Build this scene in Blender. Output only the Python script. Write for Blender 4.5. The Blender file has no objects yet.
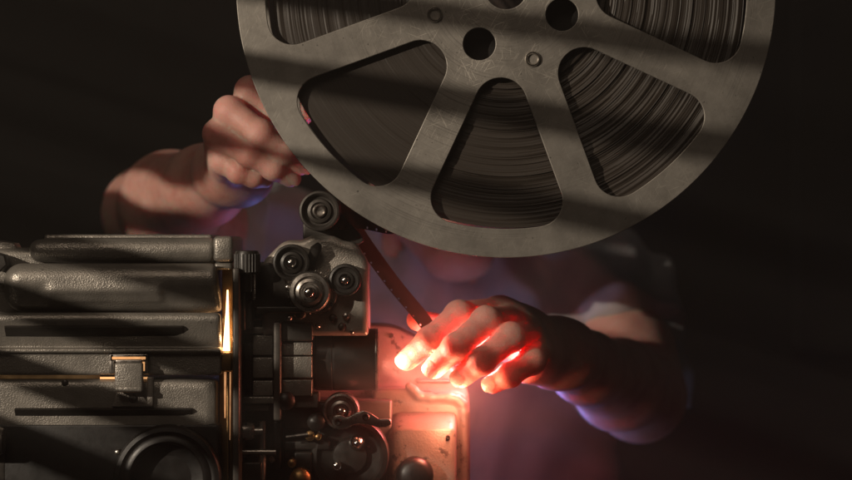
import bpy, bmesh, math, random
import numpy as np
import openvdb as vdb
from mathutils import Vector, Matrix, Euler

random.seed(7)
np.random.seed(7)
scene = bpy.context.scene
COL = scene.collection
R = math.radians
PI = math.pi

# ------------------------------------------------------------------ measures
D = 1.6                      # camera to the front face of the reel (m)
S = 0.555 / 852              # metres per photo pixel on that plane


def P(px, py, Y=0.0):
    k = S * (D + Y) / D
    return Vector(((px - 426) * k, Y, (240 - py) * k))


def X(px, Y=0.0):
    return (px - 426) * S * (D + Y) / D


def Z(py, Y=0.0):
    return (240 - py) * S * (D + Y) / D


def L(px, Y=0.0):
    return px * S * (D + Y) / D


# ------------------------------------------------------------------ materials
def new_mat(name):
    m = bpy.data.materials.new(name)
    m.use_nodes = True
    nt = m.node_tree
    b = nt.nodes['Principled BSDF']
    return m, nt, b


def coords(nt, scale=(1, 1, 1), rot=(0, 0, 0)):
    tc = nt.nodes.new('ShaderNodeTexCoord')
    mp = nt.nodes.new('ShaderNodeMapping')
    mp.inputs['Scale'].default_value = scale
    mp.inputs['Rotation'].default_value = rot
    nt.links.new(tc.outputs['Object'], mp.inputs['Vector'])
    return mp.outputs['Vector']


def noise(nt, vec, scale, detail=3, rough=0.55):
    n = nt.nodes.new('ShaderNodeTexNoise')
    n.inputs['Scale'].default_value = scale
    n.inputs['Detail'].default_value = detail
    n.inputs['Roughness'].default_value = rough
    nt.links.new(vec, n.inputs['Vector'])
    return n.outputs['Fac']


def ramp(nt, fac, stops):
    r = nt.nodes.new('ShaderNodeValToRGB')
    el = r.color_ramp.elements
    while len(el) < len(stops):
        el.new(0.5)
    for e, (p, c) in zip(el, stops):
        e.position = p
        e.color = c if len(c) == 4 else (*c, 1)
    nt.links.new(fac, r.inputs['Fac'])
    return r.outputs['Color']


def math_node(nt, op, a, b=None):
    n = nt.nodes.new('ShaderNodeMath')
    n.operation = op
    for i, v in enumerate((a, b)):
        if v is None:
            continue
        if isinstance(v, (int, float)):
            n.inputs[i].default_value = v
        else:
            nt.links.new(v, n.inputs[i])
    return n.outputs[0]


def bump(nt, b, height, strength=0.3, dist=0.001):
    n = nt.nodes.new('ShaderNodeBump')
    n.inputs['Strength'].default_value = strength
    n.inputs['Distance'].default_value = dist
    nt.links.new(height, n.inputs['Height'])
    nt.links.new(n.outputs['Normal'], b.inputs['Normal'])


def g(v):
    return (v, v, v)


def metal_mat(name, c0, c1, rough=(0.35, 0.55), metallic=0.8, nscale=90, bscale=900, bstr=0.15, bdist=0.0004, wear=None):
    m, nt, b = new_mat(name)
    v = coords(nt)
    n = noise(nt, v, nscale, 5)
    col = ramp(nt, n, [(0.3, c0), (0.7, c1)])
    if wear:
        w = noise(nt, v, wear[0], 8, 0.7)
        mask = ramp(nt, w, [(wear[1], g(0)), (wear[1] + 0.04, g(1))])
        mx = nt.nodes.new('ShaderNodeMix')
        mx.data_type = 'RGBA'
        nt.links.new(mask, mx.inputs[0])
        nt.links.new(col, mx.inputs[6])
        mx.inputs[7].default_value = (*wear[2], 1)
        col = mx.outputs[2]
    nt.links.new(col, b.inputs['Base Color'])
    rr = ramp(nt, noise(nt, v, nscale * 1.7, 6), [(0.3, g(rough[0])), (0.7, g(rough[1]))])
    nt.links.new(rr, b.inputs['Roughness'])
    b.inputs['Metallic'].default_value = metallic
    bump(nt, b, noise(nt, v, bscale, 2), bstr, bdist)
    return m


# hammered enamel of the lamp housing: cast pitting, dust in streaks
def hammered(name, c0, c1, rough=(0.34, 0.5)):
    m, nt, b = new_mat(name)
    v = coords(nt)
    col = ramp(nt, noise(nt, v, 55, 6, 0.65), [(0.3, c0), (0.72, c1)])
    chips = ramp(nt, noise(nt, v, 160, 8, 0.75), [(0.66, g(0)), (0.69, g(1))])
    mx = nt.nodes.new('ShaderNodeMix')
    mx.data_type = 'RGBA'
    nt.links.new(chips, mx.inputs[0])
    nt.links.new(col, mx.inputs[6])
    mx.inputs[7].default_value = (0.03, 0.028, 0.026, 1)
    nt.links.new(mx.outputs[2], b.inputs['Base Color'])
    nt.links.new(ramp(nt, noise(nt, v, 70, 6), [(0.3, g(rough[0])), (0.7, g(rough[1]))]), b.inputs['Roughness'])
    b.inputs['Metallic'].default_value = 0.5
    vo = nt.nodes.new('ShaderNodeTexVoronoi')
    vo.inputs['Scale'].default_value = 1000
    nt.links.new(v, vo.inputs['Vector'])
    h = math_node(nt, 'ADD', vo.outputs['Distance'], math_node(nt, 'MULTIPLY', noise(nt, v, 1100, 3), 0.7))
    worn = ramp(nt, noise(nt, v, 22, 4, 0.6), [(0.36, g(0.35)), (0.6, g(1.0))])
    bump(nt, b, math_node(nt, 'MULTIPLY', h, worn), 0.4, 0.0005)
    return m


def flange_mat():
    m, nt, b = new_mat('worn_reel_metal')
    v = coords(nt)
    base = ramp(nt, noise(nt, v, 26, 9, 0.68), [(0.28, (0.22, 0.205, 0.182)), (0.5, (0.31, 0.288, 0.257)), (0.75, (0.39, 0.365, 0.328))])
    # scratches: several stretched noises, strongest near the hub
    tot = None
    for i, (rz, sx, sy, th) in enumerate([(0.5, 900, 45, 0.66), (1.9, 1100, 60, 0.665), (-0.5, 800, 50, 0.67), (2.6, 1300, 70, 0.66), (1.2, 1000, 36, 0.68), (0.1, 1200, 80, 0.67)]):
        vv = coords(nt, (1, 1, 1), (0, rz, 0))
        mp = nt.nodes.new('ShaderNodeMapping')
        mp.inputs['Scale'].default_value = (sx, 1, sy)
        nt.links.new(vv, mp.inputs['Vector'])
        s = ramp(nt, noise(nt, mp.outputs['Vector'], 1.0, 1), [(th, g(0)), (th + 0.05, g(1))])
        tot = s if tot is None else math_node(nt, 'MAXIMUM', tot, s)
    ln = nt.nodes.new('ShaderNodeVectorMath')
    ln.operation = 'LENGTH'
    nt.links.new(v, ln.inputs[0])
    near = ramp(nt, math_node(nt, 'MULTIPLY', ln.outputs['Value'], 5.0), [(0.15, g(1.0)), (0.42, g(0.55)), (0.6, g(0.22)), (0.9, g(0.3))])
    patch = ramp(nt, noise(nt, v, 34, 3), [(0.36, g(0.15)), (0.60, g(1))])
    sc = math_node(nt, 'MULTIPLY', math_node(nt, 'MULTIPLY', tot, near), patch)
    mx = nt.nodes.new('ShaderNodeMix')
    mx.data_type = 'RGBA'
    nt.links.new(sc, mx.inputs[0])
    nt.links.new(base, mx.inputs[6])
    mx.inputs[7].default_value = (0.60, 0.56, 0.49, 1)
    # grime patches and dark specks
    sp = ramp(nt, noise(nt, v, 420, 2), [(0.72, g(1)), (0.76, g(0.45))])
    rub = nt.nodes.new('ShaderNodeTexNoise')
    rub.noise_dimensions = '1D'
    rub.inputs['Scale'].default_value = 900
    rub.inputs['Detail'].default_value = 3
    nt.links.new(ln.outputs['Value'], rub.inputs['W'])
    rubm = ramp(nt, noise(nt, v, 11, 4, 0.6), [(0.45, g(0)), (0.7, g(1))])
    rubc = ramp(nt, math_node(nt, 'MULTIPLY', ramp(nt, rub.outputs['Fac'], [(0.52, g(0)), (0.68, g(1))]), rubm), [(0, g(1)), (1, g(0.62))])
    sp = math_node(nt, 'MULTIPLY', sp, rubc)
    gr = ramp(nt, noise(nt, v, 15, 7, 0.7), [(0.3, g(0.62)), (0.6, g(1))])
    mm = nt.nodes.new('ShaderNodeMix')
    mm.data_type = 'RGBA'
    mm.blend_type = 'MULTIPLY'
    mm.inputs[0].default_value = 1
    nt.links.new(mx.outputs[2], mm.inputs[6])
    nt.links.new(math_node(nt, 'MULTIPLY', sp, gr), mm.inputs[7])
    nt.links.new(mm.outputs[2], b.inputs['Base Color'])
    nt.links.new(ramp(nt, noise(nt, v, 40, 8, 0.7), [(0.3, g(0.42)), (0.7, g(0.62))]), b.inputs['Roughness'])
    b.inputs['Metallic'].default_value = 0.55
    bump(nt, b, math_node(nt, 'ADD', math_node(nt, 'MULTIPLY', sc, -0.8), noise(nt, v, 500, 4)), 0.2, 0.0003)
    return m


def skin_mat(name='skin', rough=0.5):
    m, nt, b = new_mat(name)
    v = coords(nt)
    col = ramp(nt, noise(nt, v, 40, 5, 0.6), [(0.3, (0.49, 0.225, 0.18)), (0.5, (0.60, 0.32, 0.265)), (0.75, (0.67, 0.40, 0.34))])
    nt.links.new(col, b.inputs['Base Color'])
    b.inputs['Roughness'].default_value = rough
    b.inputs['Specular IOR Level'].default_value = 0.35
    b.inputs['Subsurface Weight'].default_value = 0.85
    b.inputs['Subsurface Radius'].default_value = (1.0, 0.09, 0.16)
    b.inputs['Subsurface Scale'].default_value = 0.020
    vo = nt.nodes.new('ShaderNodeTexVoronoi')
    vo.inputs['Scale'].default_value = 900
    nt.links.new(v, vo.inputs['Vector'])
    h = math_node(nt, 'ADD', vo.outputs['Distance'], math_node(nt, 'MULTIPLY', noise(nt, v, 130, 5, 0.65), 2.2))
    bump(nt, b, h, 0.26, 0.0006)
    return m


def cloth_mat(name, c0, c1):
    m, nt, b = new_mat(name)
    v = coords(nt)
    nt.links.new(ramp(nt, noise(nt, v, 30, 6), [(0.3, c0), (0.7, c1)]), b.inputs['Base Color'])
    b.inputs['Roughness'].default_value = 0.9
    b.inputs['Sheen Weight'].default_value = 0.15
    w = nt.nodes.new('ShaderNodeTexWave')
    w.inputs['Scale'].default_value = 350
    w.bands_direction = 'Z'
    w2 = nt.nodes.new('ShaderNodeTexWave')
    w2.inputs['Scale'].default_value = 350
    w2.bands_direction = 'X'
    nt.links.new(v, w.inputs['Vector'])
    nt.links.new(v, w2.inputs['Vector'])
    bump(nt, b, math_node(nt, 'ADD', w.outputs['Fac'], w2.outputs['Fac']), 0.2, 0.0004)
    return m


def film_pack_mat():
    m, nt, b = new_mat('wound_film_edge')
    v = coords(nt)
    ln = nt.nodes.new('ShaderNodeVectorMath')
    ln.operation = 'LENGTH'
    sep = nt.nodes.new('ShaderNodeSeparateXYZ')
    cmb = nt.nodes.new('ShaderNodeCombineXYZ')
    nt.links.new(v, sep.inputs[0])
    nt.links.new(sep.outputs['X'], cmb.inputs['X'])
    nt.links.new(sep.outputs['Z'], cmb.inputs['Z'])
    nt.links.new(cmb.outputs[0], ln.inputs[0])
    r = ln.outputs['Value']
    n1 = nt.nodes.new('ShaderNodeTexNoise')
    n1.noise_dimensions = '1D'
    n1.inputs['Scale'].default_value = 1500
    n1.inputs['Detail'].default_value = 4
    nt.links.new(r, n1.inputs['W'])
    col = ramp(nt, n1.outputs['Fac'], [(0.3, (0.024, 0.018, 0.0135)), (0.55, (0.033, 0.025, 0.0185)), (0.8, (0.046, 0.035, 0.027))])
    nt.links.new(col, b.inputs['Base Color'])
    b.inputs['Roughness'].default_value = 0.5
    n2 = nt.nodes.new('ShaderNodeTexNoise')
    n2.noise_dimensions = '1D'
    n2.inputs['Scale'].default_value = 2600
    n2.inputs['Detail'].default_value = 2
    nt.links.new(r, n2.inputs['W'])
    bump(nt, b, n2.outputs['Fac'], 0.22, 0.0003)
    return m


def film_mat():
    m, nt, b = new_mat('amber_film')
    v = coords(nt)
    nt.links.new(ramp(nt, noise(nt, v, 60, 3), [(0.3, (0.075, 0.045, 0.028)), (0.7, (0.12, 0.075, 0.046))]), b.inputs['Base Color'])
    b.inputs['Roughness'].default_value = 0.28
    b.inputs['Transmission Weight'].default_value = 0.2
    b.inputs['IOR'].default_value = 1.2
    return m


def emit_mat(name, col, strength, s0=0.6):
    m, nt, b = new_mat(name)
    b.inputs['Base Color'].default_value = (*col, 1)
    nt.links.new(ramp(nt, noise(nt, coords(nt), 60, 2), [(0.3, [c * s0 for c in col]), (0.6, col)]), b.inputs['Emission Color'])
    b.inputs['Emission Strength'].default_value = strength
    return m


M = {
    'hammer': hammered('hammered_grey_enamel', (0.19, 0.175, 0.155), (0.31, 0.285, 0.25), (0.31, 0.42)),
    'hammer_lit': hammered('hammered_grey_lit', (0.24, 0.215, 0.19), (0.36, 0.325, 0.29), (0.36, 0.5)),  # lighter copy of the enamel, its lit look put into the colour
    'cast': metal_mat('worn_grey_casting', (0.105, 0.088, 0.072), (0.155, 0.132, 0.11), (0.4, 0.55), 0.25, 60, 700, 0.3, 0.0005, (110, 0.585, (0.03, 0.023, 0.018))),
    'flange': flange_mat(),
    'film_pack': film_pack_mat(),
    'film': film_mat(),
    'black': metal_mat('black_satin_metal', (0.013, 0.011, 0.0095), (0.028, 0.024, 0.020), (0.3, 0.5), 0.2, 80, 900, 0.12),
    'near_black': metal_mat('near_black_metal', (0.006, 0.0055, 0.005), (0.013, 0.011, 0.010), (0.35, 0.5), 0.1, 80, 900, 0.1),  # near-black paint, also for places that lie in shade
    'dark': metal_mat('dark_machine_metal', (0.045, 0.04, 0.035), (0.085, 0.075, 0.065), (0.35, 0.55), 0.4, 70, 800, 0.2, 0.0004, (120, 0.66, (0.11, 0.10, 0.09))),
    'steel': metal_mat('worn_steel', (0.33, 0.30, 0.27), (0.5, 0.46, 0.42), (0.22, 0.42), 0.95, 120, 1200, 0.1),
    'chrome': metal_mat('polished_steel', (0.55, 0.52, 0.49), (0.7, 0.67, 0.63), (0.1, 0.22), 1.0, 150, 1500, 0.04),
    'brass': metal_mat('aged_brass', (0.24, 0.14, 0.06), (0.38, 0.23, 0.10), (0.32, 0.5), 0.95, 100, 1000, 0.1),
    'skin': skin_mat(),
    'shirt': cloth_mat('grey_cotton', (0.27, 0.27, 0.285), (0.34, 0.335, 0.345)),
    'hair': cloth_mat('dark_hair', (0.02, 0.015, 0.012), (0.045, 0.032, 0.024)),
    'nail': skin_mat('fingernail', 0.3),
    'wall': cloth_mat('dark_backdrop', (0.028, 0.024, 0.020), (0.040, 0.034, 0.029)),
    'blind': metal_mat('blind_slat', (0.05, 0.05, 0.05), (0.07, 0.07, 0.07), (0.5, 0.6), 0.0, 40, 500, 0.05),
    'lamp': emit_mat('glowing_lamp', (1.0, 0.55, 0.24), 7.0),
    'lens_glow': emit_mat('lit_lens_glass', (1.0, 0.30, 0.13), 4.0),
}


# ------------------------------------------------------------------ objects
def tag(o, label=None, cat=None, group=None, kind=None):
    if label:
        o['label'] = label
    if cat:
        o['category'] = cat
    if group:
        o['group'] = group
    if kind:
        o['kind'] = kind
    return o


def empty(name, loc):
    o = bpy.data.objects.new(name, None)
    COL.objects.link(o)
    o.location = loc
    o.empty_display_size = 0.02
    return o


def world_loc(o):
    v = Vector((0, 0, 0))
    while o:
        v += o.location
        o = o.parent
    return v


def link(name, me, mat, parent=None, origin=None, sharp=35):
    """mesh given in WORLD coordinates -> object (origin moved, no rotations used)"""
    o = bpy.data.objects.new(name, me)
    COL.objects.link(o)
    base = world_loc(parent) if parent else Vector((0, 0, 0))
    if origin is None:
        n = len(me.vertices)
        co = np.empty(n * 3, np.float32)
        me.vertices.foreach_get('co', co)
        co = co.reshape(-1, 3)
        origin = Vector(((co.min(0) + co.max(0)) / 2).tolist())
    me.transform(Matrix.Translation(-origin))
    o.location = origin - base
    if parent:
        o.parent = parent
    mats = mat if isinstance(mat, (list, tuple)) else [mat]
    for m in mats:
        me.materials.append(m)
    if sharp is not None:
        me.shade_smooth()
        me.set_sharp_from_angle(angle=R(sharp))
    return o


class MB:
    """collects shapes given in world coordinates into one mesh"""

    def __init__(self):
        self.v, self.f, self.mi = [], [], []

    def add(self, vs, fs, mi=0):
        b = len(self.v)
        self.v += [tuple(x) for x in vs]
        self.f += [[b + i for i in f] for f in fs]
        self.mi += [mi] * len(fs)
        return self

    def box(self, x0, x1, y0, y1, z0, z1, bev=0.001, seg=3, mi=0, rot=None, piv=None):
        bm = bmesh.new()
        bmesh.ops.create_cube(bm, size=1)
        for v in bm.verts:
            v.co = Vector(((x0 + x1) / 2 + v.co.x * abs(x1 - x0), (y0 + y1) / 2 + v.co.y * abs(y1 - y0), (z0 + z1) / 2 + v.co.z * abs(z1 - z0)))
        if bev:
            bev = min(bev, 0.49 * min(abs(x1 - x0), abs(y1 - y0), abs(z1 - z0)))
            bmesh.ops.bevel(bm, geom=bm.edges[:], offset=bev, segments=seg, profile=0.5, affect='EDGES')
        if rot is not None:
            piv = piv or Vector(((x0 + x1) / 2, (y0 + y1) / 2, (z0 + z1) / 2))
            for v in bm.verts:
                v.co = piv + rot @ (v.co - piv)
        bm.verts.index_update()
        self.add([v.co.copy() for v in bm.verts], [[v.index for v in f.verts] for f in bm.faces], mi)
        bm.free()
        return self

    def pbox(self, px0, px1, py0, py1, Y0, Y1, bev=0.001, seg=3, mi=0, rot=None):
        """box from photo pixels on the plane Y0, going back to Y1"""
        return self.box(X(px0, Y0), X(px1, Y0), Y0, Y1, Z(py1, Y0), Z(py0, Y0), bev, seg, mi, rot)

    def lathe(self, c, axis, prof, n=48, mi=0, cap=True):
        """prof: [(radius, offset along axis)]"""
        axis = Vector(axis).normalized()
        u = axis.orthogonal().normalized()
        w = axis.cross(u)
        c = Vector(c)
        vs = []
        for r, h in prof:
            for i in range(n):
                a = 2 * PI * i / n
                vs.append(c + axis * h + (u * math.cos(a) + w * math.sin(a)) * r)
        fs = []
        for j in range(len(prof) - 1):
            for i in range(n):
                a, b = j * n + i, j * n + (i + 1) % n
                fs.append([a, b, b + n, a + n])
        if cap:
            if prof[0][0] > 1e-6:
                fs.append(list(range(n))[::-1])
            if prof[-1][0] > 1e-6:
                k = (len(prof) - 1) * n
                fs.append([k + i for i in range(n)])
        return self.add(vs, fs, mi)

    def tube(self, pts, rad, n=16, mi=0, closed=False):
        pts = [Vector(p) for p in pts]
        rads = rad if isinstance(rad, (list, tuple)) else [rad] * len(pts)
        vs, fs = [], []
        prev = None
        for i, p in enumerate(pts):
            t = (pts[min(i + 1, len(pts) - 1)] - pts[max(i - 1, 0)]).normalized()
            if prev is None:
                u = t.orthogonal().normalized()
            else:
                u = (prev - t * prev.dot(t)).normalized()
            prev = u
            w = t.cross(u)
            for k in range(n):
                a = 2 * PI * k / n
                vs.append(p + (u * math.cos(a) + w * math.sin(a)) * rads[i])
        for i in range(len(pts) - 1):
            for k in range(n):
                a, b = i * n + k, i * n + (k + 1) % n
                fs.append([a, b, b + n, a + n])
        fs.append(list(range(n))[::-1])
        fs.append([(len(pts) - 1) * n + k for k in range(n)])
        return self.add(vs, fs, mi)

    def prism(self, outline, y0, y1, bev=0.0, mi=0, seg=2):
        """outline: list of (x, z) world; extruded along Y, front rim bevelled"""
        bm = bmesh.new()
        a = [bm.verts.new((x, y0, z)) for x, z in outline]
        b = [bm.verts.new((x, y1, z)) for x, z in outline]
        n = len(a)
        f0 = bm.faces.new(a)
        bm.faces.new(b[::-1])
        for i in range(n):
            bm.faces.new((a[i], b[i], b[(i + 1) % n], a[(i + 1) % n]))
        bmesh.ops.recalc_face_normals(bm, faces=bm.faces[:])
        if bev:
            bmesh.ops.bevel(bm, geom=list(f0.edges), offset=bev, segments=seg, profile=0.5, affect='EDGES')
        bm.verts.index_update()
        self.add([v.co.copy() for v in bm.verts], [[v.index for v in f.verts] for f in bm.faces], mi)
        bm.free()
        return self

    def build(self, name, mat, parent=None, origin=None, sharp=35):
        me = bpy.data.meshes.new(name)
        me.from_pydata(self.v, [], self.f)
        me.update()
        bm = bmesh.new()
        bm.from_mesh(me)
        bmesh.ops.recalc_face_normals(bm, faces=bm.faces[:])
        bm.to_mesh(me)
        bm.free()
        me.polygons.foreach_set('material_index', self.mi)
        return link(name, me, mat, parent, origin, sharp)


def rounded(pts, rads, n=6):
    """rounded polygon; pts [(x,z)], one radius per corner"""
    out = []
    k = len(pts)
    for i in range(k):
        p = Vector(pts[i])
        a = (Vector(pts[i - 1]) - p)
        b = (Vector(pts[(i + 1) % k]) - p)
        r = rads[i] if isinstance(rads, (list, tuple)) else rads
        if r <= 0:
            out.append(tuple(p))
            continue
        ang = a.angle(b)
        t = min(r / math.tan(ang / 2), a.length * 0.49, b.length * 0.49)
        p0, p1 = p + a.normalized() * t, p + b.normalized() * t
        for j in range(n + 1):
            u = j / n
            q = p0 * (1 - u) ** 2 + p * 2 * u * (1 - u) + p1 * u * u
            out.append(tuple(q))
    return out


def pxz(pts, Y):
    return [(X(a, Y), Z(b, Y)) for a, b in pts]


# ------------------------------------------------------------------ signed distance modelling (cast metal, bodies, cloth)
def smin(a, b, k):
    if k <= 0:
        return np.minimum(a, b)
    h = np.clip(0.5 + 0.5 * (b - a) / k, 0, 1)
    return b + (a - b) * h - k * h * (1 - h)


class Cap:
    def __init__(self, a, b, ra, rb=None):
        self.a, self.b = np.array(a, float), np.array(b, float)
        self.ra, self.rb = ra, ra if rb is None else rb
        r = max(self.ra, self.rb)
        self.lo = np.minimum(self.a, self.b) - r
        self.hi = np.maximum(self.a, self.b) + r

    def __call__(self, p):
        pa = p - self.a
        ba = self.b - self.a
        h = np.clip((pa @ ba) / max(ba @ ba, 1e-12), 0, 1)
        return np.linalg.norm(pa - h[..., None] * ba, axis=-1) - (self.ra + (self.rb - self.ra) * h)


class Ell:
    def __init__(self, c, r, rot=None):
        self.c, self.r = np.array(c, float), np.array(r, float)
        self.m = None if rot is None else np.array(rot.to_3x3())
        q = self.r.max() if rot is not None else self.r
        self.lo, self.hi = self.c - q, self.c + q

    def __call__(self, p):
        q = p - self.c
        if self.m is not None:
            q = q @ self.m
        k0 = np.linalg.norm(q / self.r, axis=-1)
        k1 = np.linalg.norm(q / (self.r ** 2), axis=-1)
        return k0 * (k0 - 1) / np.maximum(k1, 1e-9)


def polygonise(fn, boxes, vs, name, slack=1.25):
    """fn(points (...,3)) -> distance; boxes: list of (lo,hi) around the surface"""
    B = 20
    blocks = set()
    for lo, hi in boxes:
        a = np.floor((np.array(lo) - 0.014) / (vs * B)).astype(int)
        b = np.floor((np.array(hi) + 0.014) / (vs * B)).astype(int)
        for i in range(a[0], b[0] + 1):
            for j in range(a[1], b[1] + 1):
                for k in range(a[2], b[2] + 1):
                    blocks.add((i, j, k))
    grid = vdb.FloatGrid(0.03)
    grid.transform = vdb.createLinearTransform(voxelSize=vs)
    ax = np.arange(B)
    base = np.stack(np.meshgrid(ax, ax, ax, indexing='ij'), -1).astype(float)
    lx_ = np.array([0, (B - 1) / 2, B - 1])
    lat = np.stack(np.meshgrid(lx_, lx_, lx_, indexing='ij'), -1)
    reach = (B - 1) / 4 * 1.7321 * vs * slack + 0.0015
    for blk in sorted(blocks):
        o = np.array(blk) * B
        q = fn((lat + o) * vs)
        ijk = tuple(int(t) for t in o)
        if np.abs(q).min() > reach:
            if q.flat[0] < 0:
                grid.fill(ijk, tuple(int(t) + B - 1 for t in o), -0.03)
            continue
        d = np.clip(fn((base + o) * vs), -0.03, 0.03).astype(np.float32)
        grid.copyFromArray(np.ascontiguousarray(d), ijk=ijk)
    pts, tris, quads = grid.convertToPolygons(isovalue=0.0, adaptivity=0.0)
    pts = np.asarray(pts, np.float64)
    faces = [list(map(int, t)) for t in tris] + [list(map(int, q)) for q in quads]
    if len(quads):
        q = np.asarray(quads).astype(int)
        a, b, c = pts[q[:, 0]], pts[q[:, 1]], pts[q[:, 2]]
        e = pts[q[:, 3]]
        vol = np.einsum('ij,ij->i', a, np.cross(b, c)).sum() + np.einsum('ij,ij->i', a, np.cross(c, e)).sum()
        if vol < 0:
            faces = [f[::-1] for f in faces]
    me = bpy.data.meshes.new(name)
    me.from_pydata(pts.tolist(), [], faces)
    me.update()
    me.shade_smooth()
    return me


def sd_box(p, lo, hi, r):
    lo, hi = np.array(lo), np.array(hi)
    c, h = (lo + hi) / 2, (hi - lo) / 2 - r
    q = np.abs(p - c) - h
    return np.linalg.norm(np.maximum(q, 0), axis=-1) + np.minimum(q.max(-1), 0) - r


# ------------------------------------------------------------------ the setting
mb = MB()
mb.box(-2.6, 2.6, 2.0, 2.05, -1.4, 1.6, 0)
wall = mb.build('background_wall', M['wall'])
tag(wall, kind='structure')
# dark shelving / door leaf dimly seen at the back right
mb = MB()
mb.box(X(798, 1.95), X(905, 1.95), 1.95, 1.998, Z(352, 1.95), Z(-80, 1.95), 0.01)
pan = mb.build('back_wall_panel', M['wall'])
tag(pan, kind='structure')

# ------------------------------------------------------------------ reel
RC = P(506, -12, 0)                     # reel centre on the front flange


def reel_flange_mesh(y, name, tint=None):
    cu = bpy.data.curves.new(name, 'CURVE')
    cu.dimensions = '2D'
    cu.fill_mode = 'BOTH'
    cu.extrude = 0.0004
    cu.bevel_depth = 0.0005
    cu.bevel_resolution = 2

    def loop(pts):
        sp = cu.splines.new('POLY')
        sp.points.add(len(pts) - 1)
        for q, (x, z) in zip(sp.points, pts):
            q.co = (x * S, z * S, 0, 1)
        sp.use_cyclic_u = True

    def circ(cx, cz, r, n):
        return [(cx + r * math.cos(2 * PI * i / n), cz + r * math.sin(2 * PI * i / n)) for i in range(n)]

    def arc(cx, cz, r, a0, a1, n):
        return [(cx + r * math.cos(a0 + (a1 - a0) * i / n), cz + r * math.sin(a0 + (a1 - a0) * i / n)) for i in range(n + 1)]

    loop(circ(0, 0, 269, 240))
    loop(circ(0, 0, 22, 48))
    for i in range(4):
        a = R(-115.5 + 90 * i)
        loop(circ(62 * math.cos(a), 62 * math.sin(a), 17, 40))
    w2, ri, ro, fo = 17.5, 89.0, 241.5, 26.0
    half = R(22.5)
    rho = (ri - w2) / (1 - math.sin(half))
    fi = rho - ri
    # outer fillet centre: on radius ro-fo, at distance w2+fo from the spoke axis
    ang = half - math.asin((w2 + fo) / (ro - fo))         # from the window bisector
    for i in range(8):
        mid = R(-92.5 + 45 * i)
        pts = []
        # inner round end: from one spoke edge to the other
        cx, cz = rho * math.cos(mid), rho * math.sin(mid)
        # spoke edge normals
        n_up = mid + half + PI / 2
        n_dn = mid - half - PI / 2
        pts += arc(cx, cz, fi, n_up, n_dn + 2 * PI, 20)
        c2 = ((ro - fo) * math.cos(mid - ang), (ro - fo) * math.sin(mid - ang))
        pts += arc(c2[0], c2[1], fo, n_dn, mid - ang, 10)
        pts += arc(0, 0, ro, mid - ang, mid + ang, 16)
        c3 = ((ro - fo) * math.cos(mid + ang), (ro - fo) * math.sin(mid + ang))
        pts += arc(c3[0], c3[1], fo, mid + ang, n_up, 10)
        loop(pts)
    o = bpy.data.objects.new('tmp', cu)
    COL.objects.link(o)
    bpy.context.view_layer.update()
    dg = bpy.context.evaluated_depsgraph_get()
    me = bpy.data.meshes.new_from_object(o.evaluated_get(dg))
    bpy.data.objects.remove(o)
    me.name = name
    me.materials.clear()
    me.transform(Matrix.Rotation(R(90), 4, 'X'))
    me.transform(Matrix.Translation(RC + Vector((0, y, 0))))
    return me


reel = tag(empty('film_reel', RC), 'large scratched grey metal film reel full of wound dark film', 'film reel')
REEL_T = 0.036
link('flange', reel_flange_mesh(0.0, 'flange'), M['flange'], reel, RC.copy(), 30)
link('flange', reel_flange_mesh(REEL_T, 'flange'), M['flange'], reel, RC + Vector((0, REEL_T, 0)), 30)

# wound film: every turn sits a little proud of or behind its neighbour
NR, NA = 230, 288
rs = np.linspace(81, 233, NR)
off = np.zeros(NR)
i = 0
while i < NR:
    frac = (rs[i] - 66) / 167
    n = int(np.random.uniform(5, 13) * (1 - 0.72 * frac)) + 2
    lvl = np.random.uniform(-1, 1) * (0.0016 * (1 - frac) ** 0.8 + 0.00028)
    tilt = np.random.uniform(-0.5, 0.5) * 0.0007
    for j in range(i, min(i + n, NR)):
        off[j] = lvl + tilt * (j - i) / n
    i += n
off += np.random.normal(0, 0.00012, NR)
# a loose band between two windings
vs, fs = [], []
ph = np.random.uniform(0, 6.28, NR)
ph = np.convolve(ph, np.ones(9) / 9, 'same')
for j in range(NR):
    rr = rs[j] * S
    for a in range(NA):
        t = 2 * PI * a / NA
        wob = 0.0005 * math.sin(2 * t + ph[j]) + 0.00025 * math.sin(5 * t + 2.1 * ph[j])
        q_ = 4.5 * S * (rs[j] - 66) / 167
        rw = rr * 1.014
        even = max(0.0, math.cos((t - R(216)) * 1.0)) ** 3
        vs.append((RC.x + rw * math.cos(t) + q_ * 0.65, 0.0062 + (off[j] + wob) * (1 - 0.92 * even), RC.z + rw * math.sin(t) - q_ * 0.75))
for j in range(NR - 1):
    for a in range(NA):
        b = (a + 1) % NA
        fs.append([j * NA + a, j * NA + b, (j + 1) * NA + b, (j + 1) * NA + a])
k0 = len(vs)
for a in range(NA):
    t = 2 * PI * a / NA
    vs.append((RC.x + 236 * S * math.cos(t) + 2.9 * S, REEL_T - 0.003, RC.z + 236 * S * math.sin(t) - 3.4 * S))
for a in range(NA):
    t = 2 * PI * a / NA
    vs.append((RC.x + 81 * S * math.cos(t), REEL_T - 0.003, RC.z + 81 * S * math.sin(t)))
for a in range(NA):
    b = (a + 1) % NA
    fs.append([(NR - 1) * NA + a, (NR - 1) * NA + b, k0 + b, k0 + a])
    fs.append([k0 + a, k0 + b, k0 + NA + b, k0 + NA + a])
    fs.append([b, a, k0 + NA + a, k0 + NA + b])
mb = MB()
mb.add(vs, fs)
mb.build('wound_film', M['film_pack'], reel, RC.copy(), 60)

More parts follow.
